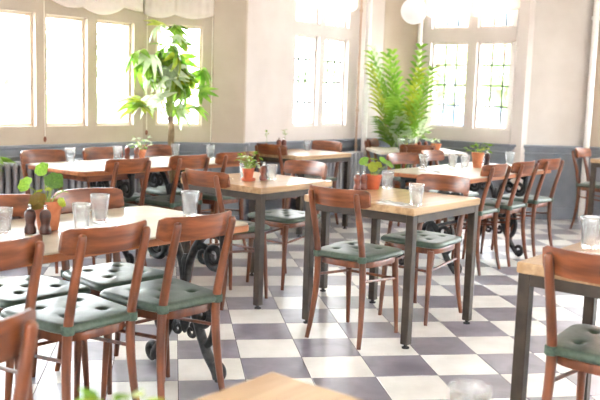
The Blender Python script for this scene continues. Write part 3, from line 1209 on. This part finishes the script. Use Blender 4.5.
def round_leaf(r, cup=.18, lobes=7):
    """roundish scalloped leaf in the xy plane, stalk at the centre"""
    mb = MB()
    n, R = 28, 4
    v, f = [(0, 0, 0)], []
    for i in range(1, R + 1):
        t = i / R
        for k in range(n):
            a = 2 * PI * k / n
            rr = r * t * (1 + .05 * t * math.cos(lobes * a)) * (1 - .28 * t * max(0, math.cos(a)) ** 14)
            v.append((rr * math.cos(a), rr * math.sin(a), r * cup * t * t + .04 * r * t * math.cos(lobes * a)))
    for k in range(n):
        f.append((0, 1 + k, 1 + (k + 1) % n))
    for i in range(R - 1):
        for k in range(n):
            a, b = 1 + i * n + k, 1 + i * n + (k + 1) % n
            f.append((a, a + n, b + n, b))
    return mb.add(v, f)


def blade(L, W, droop=.25, fold=.15, n=7, tip=1.0):
    """pointed leaf along +x"""
    mb = MB()
    v, f = [], []
    for i in range(n + 1):
        t = i / n
        w = W * math.sin(PI * min(t ** .8, 1) * .97 + .03) ** .9 + .0006
        x = L * t
        z = -droop * L * t * t
        v += [(x, -w / 2, z + fold * w), (x, 0, z), (x, w / 2, z + fold * w)]
    for i in range(n):
        a = i * 3
        f += [(a, a + 3, a + 4, a + 1), (a + 1, a + 4, a + 5, a + 2)]
    return mb.add(v, f)


LEAF = {}
for k in ('leaf', 'leaf_yellow', 'leaf_dark', 'leaf_red', 'leaf_pale'):
    LEAF['round', k] = round_leaf(1.0).mesh('leaf', k, True, 80)
    LEAF['blade', k] = blade(1.0, .42).mesh('leaf', k, True, 80)
    LEAF['oval', k] = blade(1.0, .62, .15, .2).mesh('leaf', k, True, 80)


def aim(o, d, up=(0, 0, 1)):
    """turn local z of an object to direction d"""
    o.rotation_mode = 'QUATERNION'
    o.rotation_quaternion = Vector(d).to_track_quat('Z', 'Y')


def round_plant(x, y, r, h, mat, leaves, label, z=.74, saucer=False):
    """leaves: (dx, dy, dz, radius, normal, material)"""
    e = empty('potted_plant', (x, y, z + .0004))
    tag(e, label, 'plant', 'potted table plants')
    zt = pot(e, r, h, mat, saucer)
    for dx, dy, dz, lr, nm, k in leaves:
        o = link('leaf', LEAF['round', k], e, (dx, dy, dz))
        aim(o, nm)
        o.scale = (lr, lr, lr)
        MB().tube(smooth_path([(dx * .1, dy * .1, zt - .01), (dx * .5, dy * .5, zt + (dz - zt) * .6), (dx, dy, dz)], 4), .0022, 6).build('stalk', 'stem', o.parent, True)
    return e


# unit vectors towards the camera's right / away, used only to lay out plan offsets in metres
RT = Vector((.635, -.772))
FW = Vector((.769, .627))


def rf(a, b):
    v = RT * a + FW * b
    return v.x, v.y


def lf(a, b, z, r, nr, nf, nz, k):
    x, y = rf(a, b)
    n = rf(nr, nf)
    return (x, y, z, r, (n[0], n[1], nz), k)


round_plant(-.823, .314, .055, .116, 'terracotta', [
    lf(-.02, .0, .235, .030, -.1, -.75, .5, 'leaf'), lf(-.082, -.01, .175, .033, -.3, -.7, .5, 'leaf'),
    lf(.033, -.02, .192, .040, .2, -.6, .6, 'leaf_dark'), lf(-.018, -.06, .118, .037, -.1, -.8, .45, 'leaf_red'),
    lf(.05, .03, .150, .022, .3, .2, .8, 'leaf_yellow'), lf(.0, .02, .155, .020, .0, -.3, .9, 'leaf_yellow'),
    lf(.058, -.02, .112, .020, .7, -.5, .4, 'leaf_yellow'), lf(-.045, .02, .140, .024, -.5, .2, .7, 'leaf_yellow')],
    'terracotta pot with large round green leaves on the left long table')
round_plant(1.455, .335, .052, .088, 'terracotta_red', [
    lf(-.058, .0, .165, .033, -.3, -.6, .6, 'leaf'), lf(.06, .03, .168, .034, .4, -.4, .7, 'leaf'),
    lf(-.005, -.03, .135, .034, .0, -.8, .5, 'leaf_yellow'), lf(.0, .03, .175, .026, .1, .2, .8, 'leaf_yellow'),
    lf(.03, -.01, .148, .024, .3, -.6, .6, 'leaf_yellow'), lf(-.03, .03, .140, .022, -.3, -.2, .8, 'leaf_yellow'),
    lf(.095, .02, .150, .03, .5, -.4, .6, 'leaf')],
    'red terracotta pot with yellow green round leaves on the central table')


def bushy(x, y, r, h, mat, n, spread, height, kinds, label, z=.74, saucer=False, size=(.02, .035), shape='oval', seed=1):
    q = random.Random(seed)
    e = empty('potted_plant', (x, y, z + .0004))
    tag(e, label, 'plant', 'potted table plants')
    zt = pot(e, r, h, mat, saucer)
    stems = MB()
    for k in range(n):
        a = q.random() * 2 * PI
        rr = spread * math.sqrt(q.random())
        zz = zt + height * (.15 + .85 * q.random()) * (1 - .35 * (rr / spread) ** 2)
        p = Vector((rr * math.cos(a), rr * math.sin(a), zz))
        s = q.uniform(*size)
        o = link('leaf', LEAF[shape, q.choice(kinds)], e, p)
        o.rotation_euler = (q.uniform(-.5, .5), q.uniform(-.6, .3), a + q.uniform(-.8, .8))
        o.scale = (s, s, s)
        if k % 2 == 0:
            stems.tube([(p.x * .15, p.y * .15, zt - .01), (p.x * .6, p.y * .6, zt + (p.z - zt) * .6), tuple(p)], .0015, 5)
    stems.build('stems', 'stem', e, True)
    return e


bushy(1.15, 1.08, .038, .072, 'terracotta_red', 46, .062, .125, ['leaf', 'leaf', 'leaf_yellow', 'leaf_pale'], 'bushy basil in a small terracotta pot on a saucer', saucer=True, size=(.024, .042), seed=3)
bushy(1.655, 2.72, .036, .07, 'terracotta', 26, .07, .14, ['leaf_pale', 'leaf_pale', 'leaf'], 'small pot with pale variegated leaves on the window table', size=(.03, .05), seed=5)
bushy(3.50, .70, .050, .125, 'terracotta', 30, .085, .11, ['leaf', 'leaf', 'leaf_dark', 'leaf_yellow'], 'tall terracotta pot with small leaves on the right iron table', size=(.035, .055), shape='round' if False else 'oval', seed=8)
bushy(5.10, 2.02, .055, .07, 'terracotta', 10, .06, .08, ['leaf_pale', 'leaf'], 'low terracotta pot on the far table', size=(.03, .05), seed=9)
bushy(5.02, 2.24, .04, .06, 'terracotta', 30, .15, .17, ['leaf', 'leaf_pale'], 'leafy pale green pot plant at the back of the far table', size=(.06, .1), seed=10)
bushy(-1.99, -1.585, .045, .085, 'terracotta', 30, .045, .072, ['leaf', 'leaf_yellow'], 'blurred green plant tips at the bottom left picture edge', size=(.03, .05), seed=12)


def sprig(x, y, h, label, seed):
    q = random.Random(seed)
    e = empty('bud_vase', (x, y, .7404))
    tag(e, label, 'vase', 'bud vases with a sprig')
    MB().lathe([(.018, 0), (.02, .004), (.02, .035), (.009, .055), (.010, .07), (.006, .07)], 16).build('vase', 'terracotta_red', e, True)
    MB().tube(smooth_path([(0, 0, .03), (.005, 0, h * .6), (-.004, .004, h)], 4), .0016, 5).build('stalk', 'stem', e)
    for k in range(7):
        a = q.random() * 2 * PI
        s = q.uniform(.028, .045)
        o = link('leaf', LEAF['oval', q.choice(['leaf', 'leaf_yellow'])], e, (0, 0, h * (.72 + .04 * k)))
        o.rotation_euler = (0, q.uniform(-.7, .2), a)
        o.scale = (s, s, s)


sprig(3.52, 2.80, .20, 'tiny vase with a green sprig, right of the small mills under the middle windows', 2)
sprig(3.27, 2.82, .19, 'tiny vase with a faint green sprig near the pilaster end of the window table', 4)


def inside_room(p):
    if p.y > 3.36 or p.x > 5.70:
        return False
    if (p.x - 2.252) * .616 + (p.y - 3.42) * .788 > -.03 and p.x < 2.76:
        return False
    if p.x > 2.70 and p.y > 2.84:
        return False
    if p.x > 5.33 and ((p.x - 5.33) / .44) ** 2 + ((p.y - 2.66) / .24) ** 2 > .8 and p.y > 2.62:
        return False
    return True


# ---- money tree
def money_tree(x, y):
    q = random.Random(21)
    e = empty('money_tree', (x, y, 0))
    tag(e, 'tall money tree with braided trunk and glossy palmate leaves before the window', 'plant')
    MB().lathe([(.12, 0), (.125, .004), (.165, .28), (.175, .30), (.16, .30), (.15, .27), (.05, .265)], 28).build('planter', 'dado', e, True, 35)
    MB().lathe([(.152, .255), (.15, .27), (.05, .28)], 20).build('soil', 'soil', e)
    for s in range(3):
        p = []
        for k in range(22):
            t = k / 21
            a = 2 * PI * s / 3 + t * 9
            rr = .022 * (1 - .4 * t)
            p.append((rr * math.cos(a) - .03 * t, rr * math.sin(a), .26 + .80 * t))
        MB().tube(p, [.020 - .007 * k / 21 for k in range(22)], 8).build('trunk', 'trunk', e, True)
    lm = {}
    for kk in ('leaf', 'leaf_pale', 'leaf_yellow'):
        for v_ in range(2):
            mb = MB()
            for i in range(6):
                a = -1.5 + 3.0 * i / 5
                L = .24 - .05 * abs(i - 2.5) / 2.5
                b = blade(L, .068, (.25, .7)[v_], .14, 7)
                ca, sa = math.cos(a), math.sin(a)
                mb.add([(px * ca - py * sa, px * sa + py * ca, pz) for px, py, pz in b.v], b.f)
            lm[kk, v_] = mb.mesh('leaf', kk, True, 80)
    top = Vector((-.035, .02, 1.02))
    for k in range(54):
        a = q.random() * 2 * PI
        el = q.uniform(-.45, 1.45)
        rr = q.uniform(.14, .50)
        d = Vector((math.cos(a) * math.cos(el) * .80, math.sin(a) * math.cos(el) * .42, math.sin(el) * 1.15)) * rr
        p = top + Vector((-.03, 0, .27)) + d
        p.y = min(p.y, .10)
        MB().tube(smooth_path([tuple(top + Vector((0, 0, q.uniform(-.03, .12)))), tuple(top + (p - top) * .55 + Vector((0, 0, .05))), tuple(p)], 4), [.0045 - .0003 * i for i in range(9)], 5).build('twig', 'stem', e)
        o = link('leaf', lm[q.choice(['leaf', 'leaf', 'leaf_yellow', 'leaf_pale']), q.choice([0, 1])], e, p)
        s = q.uniform(.6, 1.0)
        o.scale = (s, s, s)
        for tries in range(40):
            out = math.atan2(d.y, d.x) + q.uniform(-.7, .7) * (1 + tries * .15)
            o.rotation_euler = (q.uniform(-.9, .9), q.uniform(-.7, 1.2), out)
            mt = Matrix.Translation(Vector((x, y, 0)) + p) @ o.rotation_euler.to_matrix().to_4x4() @ Matrix.Scale(s, 4)
            if all(inside_room(mt @ v.co) for v in o.data.vertices):
                break
        else:
            o.location = top + Vector((-.05, -.05, .1))
            o.scale = (.3, .3, .3)
    return e


money_tree(2.27, 3.03)


# ---- palm fronds
def frond_mesh(name, L, mat, nl=16, wl=.26, arch=.5, seed=0):
    q = random.Random(seed)
    mb = MB()
    P = []
    for k in range(15):
        t = k / 14
        P.append(Vector((L * (.18 * t + arch * t ** 2.2), 0, L * (t - .42 * arch * t ** 3))))
    mb.tube([tuple(p) for p in P], [.011 * (1 - .8 * k / 14) for k in range(15)], 5)
    for i in range(nl):
        t = .52 + .48 * i / (nl - 1)
        f = t * 14
        k = min(int(f), 13)
        p = P[k].lerp(P[k + 1], f - k)
        tan = (P[min(k + 1, 14)] - P[k]).normalized()
        ll = wl * (1 - .55 * abs(t - .6) / .4) * q.uniform(.85, 1.1)
        for s in (-1, 1):
            side = Vector((0, s, 0))
            d = (tan * 1.2 + side * .58 + Vector((0, 0, -.05))).normalized()
            wd = tan.cross(d).normalized().cross(d).normalized()
            pts = []
            for j in range(5):
                u = j / 4
                c = p + d * ll * u + Vector((0, 0, -.5 * ll * u * u))
                w = .019 * math.sin(PI * (.12 + .86 * u)) + .0008
                pts += [c - wd * w, c + wd * w]
            o = len(mb.v)
            mb.v += [tuple(a) for a in pts]
            mb.f += [(o + 2 * j, o + 2 * j + 2, o + 2 * j + 3, o + 2 * j + 1) for j in range(4)]
    return mb.mesh(name, mat, True, 80)


def palm(x, y, h, n, label, seed, mats, pot_h=.32, pr=.17, tilt=(.0, .5), name='palm_plant', arch=(.1, .6), lean=None):
    q = random.Random(seed)
    e = empty(name, (x, y, 0))
    tag(e, label, 'plant')
    MB().lathe([(pr * .7, 0), (pr * .72, .004), (pr * .97, pot_h - .02), (pr, pot_h), (pr * .92, pot_h), (pr * .88, pot_h - .04), (pr * .3, pot_h - .045)], 28).build('planter', 'terracotta', e, True, 35)
    MB().lathe([(pr * .89, pot_h - .05), (pr * .88, pot_h - .03), (pr * .3, pot_h - .025)], 20).build('soil', 'soil', e)
    if lean:
        for k in range(9):
            a = 2 * PI * k / 9
            r0 = q.uniform(.02, .06)
            zt = q.uniform(1.0, 1.3)
            MB().tube(smooth_path([(r0 * math.cos(a), r0 * math.sin(a), pot_h - .04), (1.4 * r0 * math.cos(a), 1.4 * r0 * math.sin(a), .8), (2.4 * r0 * math.cos(a), 2.4 * r0 * math.sin(a), zt)], 5), [.014 - .0009 * i for i in range(11)], 7).build('cane', 'leaf_yellow', e, True)
    for k in range(n):
        tall = lean and k % 2 == 0
        L = h * (q.uniform(.9, 1.05) if tall else q.uniform(.58, .8))
        me = frond_mesh('frond', L, q.choice(mats), 11, .36 if lean else .34, q.uniform(.02, .14) if tall else q.uniform(*arch), seed * 50 + k)
        a = 2 * PI * k / n + q.uniform(-.3, .3)
        if lean and math.cos(a - lean) > .55:
            a += PI
        for tries in range(200):
            ty = q.uniform(*tilt) * .4
            loc = Vector((.03 * math.cos(a), .03 * math.sin(a), pot_h - .03))
            mt = Matrix.Translation(Vector((x, y, 0)) + loc) @ Matrix.Rotation(a, 4, 'Z') @ Matrix.Rotation(ty, 4, 'Y')
            if all(inside_room(mt @ v.co) for v in me.vertices):
                break
            a = q.uniform(0, 2 * PI) if not lean else lean + PI + q.uniform(-2.1, 2.1)
        else:
            continue
        o = link('frond', me, e, loc)
        o.rotation_euler = (0, ty, a)
    return e


palm(5.36, 2.60, 1.50, 16, 'tall kentia palm with arching fronds in the far corner', 31, ['leaf', 'leaf', 'leaf_yellow', 'leaf_pale'], lean=-.5, arch=(.08, .36))
palm(.03, 2.60, .46, 8, 'leafy palm fronds reaching in at the left picture edge', 33, ['leaf', 'leaf', 'leaf_pale'], pot_h=.54, pr=.16, arch=(.1, .4))

# ================================================================== OUTSIDE
struct(MB().box(-40, 60, -40, 60, -.55, -.45).build('ground', 'ext_ground'))


def tree(x, y, h, r, label, seed, mat='ext_leaf'):
    q = random.Random(seed)
    e = empty('street_tree', (x, y, -.45))
    tag(e, label, 'tree', 'trees outside the windows')
    MB().tube(smooth_path([(0, 0, 0), (.05, .03, h * .3), (-.03, 0, h * .6), (.02, .02, h * .85)], 4), interp([.16, .12, .08, .03], 4), 10).build('trunk', 'trunk', e, True)
    mb = MB()
    for k in range(420):
        a = q.random() * 2 * PI
        ce = q.uniform(-1, 1)
        rr = r * q.random() ** .4
        p = Vector((rr * math.cos(a) * math.sqrt(1 - ce * ce), rr * math.sin(a) * math.sqrt(1 - ce * ce), h * .68 + rr * ce * .95))
        u = Vector((q.gauss(0, 1), q.gauss(0, 1), q.gauss(0, 1))).normalized()
        w = u.orthogonal().normalized()
        s = q.uniform(.12, .24)
        c = u.cross(w)
        mb.add([p - u * s, p + w * s * .5 + c * .02, p + u * s, p - w * s * .5 + c * .02], [(0, 1, 2, 3)])
    mb.build('foliage', mat, e)['kind'] = 'stuff'


tree(10.0, 19.0, 3.6, 1.3, 'small tree outside the leftmost window', 11)
tree(14.2, 23.2, 3.8, 1.4, 'small tree outside the second window from the left', 12)
tree(18.5, 25.0, 4.0, 1.5, 'small green tree outside beyond the left window row', 1)
tree(23.5, 27.5, 4.4, 1.7, 'tree outside behind the money tree window', 2)
tree(28.0, 21.5, 4.2, 1.6, 'tree outside the middle leaded windows', 3)
tree(18.5, 9.8, 3.8, 1.3, 'tree outside left of the brick house', 4)
tree(16.8, 6.6, 3.4, 1.0, 'tree outside the right leaded windows', 5)


def hedge(x0, x1, y0, y1, h, label, seed):
    q = random.Random(seed)
    e = empty('hedge', ((x0 + x1) / 2, (y0 + y1) / 2, -.45))
    tag(e, label, 'hedge')
    w, d = (x1 - x0) / 2, (y1 - y0) / 2
    MB().box(-w, w, -d, d, 0, h * .93, .1).build('branches', 'ext_leaf', e)
    mb = MB()
    for k in range(1500):
        p = Vector((q.uniform(-w, w), q.choice([-d, -d, d]) * q.uniform(.9, 1.1), q.uniform(0, h)))
        if q.random() < .3:
            p = Vector((q.uniform(-w, w), q.uniform(-d, d), h * q.uniform(.92, 1.03)))
        u = Vector((q.gauss(0, 1), q.gauss(0, 1), q.gauss(0, 1))).normalized()
        v2 = u.orthogonal().normalized()
        s = q.uniform(.06, .13)
        mb.add([p - u * s, p + v2 * s * .5, p + u * s, p - v2 * s * .5], [(0, 1, 2, 3)])
    mb.build('leaves', 'ext_leaf', e)['kind'] = 'stuff'


hedge(2, 22, 27.2, 27.8, 1.5, 'clipped hedge outside beyond the left windows', 6)

hs = empty('brick_house', (23.5, 7.4, -.45))
tag(hs, 'pale brick house outside the right leaded windows', 'building')
MB().box(-3, 3, -4.5, 4.5, 0, 2.9).build('lower_wall', 'ext_render', hs)
MB().box(-3, 3, -4.5, 4.5, 2.9, 5.4).build('upper_wall', 'ext_brick', hs)
MB().add([(-3.3, -4.7, 5.4), (3.3, -4.7, 5.4), (3.3, 4.7, 5.4), (-3.3, 4.7, 5.4), (0, -4.7, 7.4), (0, 4.7, 7.4)],
         [(0, 3, 2, 1), (0, 1, 4), (2, 3, 5), (1, 2, 5, 4), (3, 0, 4, 5)]).build('roof', 'ext_roof', hs)
for yy in (-3.2, -1.1, 1.1, 3.2):
    for z0 in (.9, 3.4):
        f = MB().box(-3.06, -3.0, yy - .55, yy + .55, z0, z0 + 1.4).build('window_frame', 'ext_render', hs)
        MB().box(-3.08, -3.05, yy - .47, yy + .47, z0 + .08, z0 + 1.32).build('pane', 'ext_glass', f)

cr = empty('parked_car', (14.6, 8.0, -.45), math.radians(80))
tag(cr, 'blue car parked outside the right leaded windows', 'car')
v, f = [], []
side = [(-2.0, .25), (-2.05, .6), (-1.9, .85), (-1.25, .9), (-.75, 1.35), (.65, 1.38), (1.2, .95), (1.95, .85), (2.05, .55), (2.0, .25)]
for s in (-.82, .82):
    for x, z in side:
        v.append((x, s * (.86 if z > 1 else 1), z))
n = len(side)
f = [tuple(range(n)), tuple(range(2 * n - 1, n - 1, -1))] + [(i, (i + 1) % n, n + (i + 1) % n, n + i) for i in range(n)]
MB().add(v, f).build('body', 'car_blue', cr)
MB().add([(-1.1, s * .76, z) for s in (-1, 1) for z in (.92,)] + [(-.72, s * .73, 1.29) for s in (-1, 1)] + [(.62, s * .73, 1.31) for s in (-1, 1)] + [(1.08, s * .76, .95) for s in (-1, 1)],
         [(0, 2, 4, 6), (1, 7, 5, 3), (0, 1, 3, 2), (4, 5, 7, 6)]).build('windows', 'ext_glass', cr)
for x in (-1.3, 1.3):
    for s in (-1, 1):
        MB().tube([(x, s * .66, .31), (x, s * .86, .31)], .31, 18).build('wheel', 'rubber', cr, True)
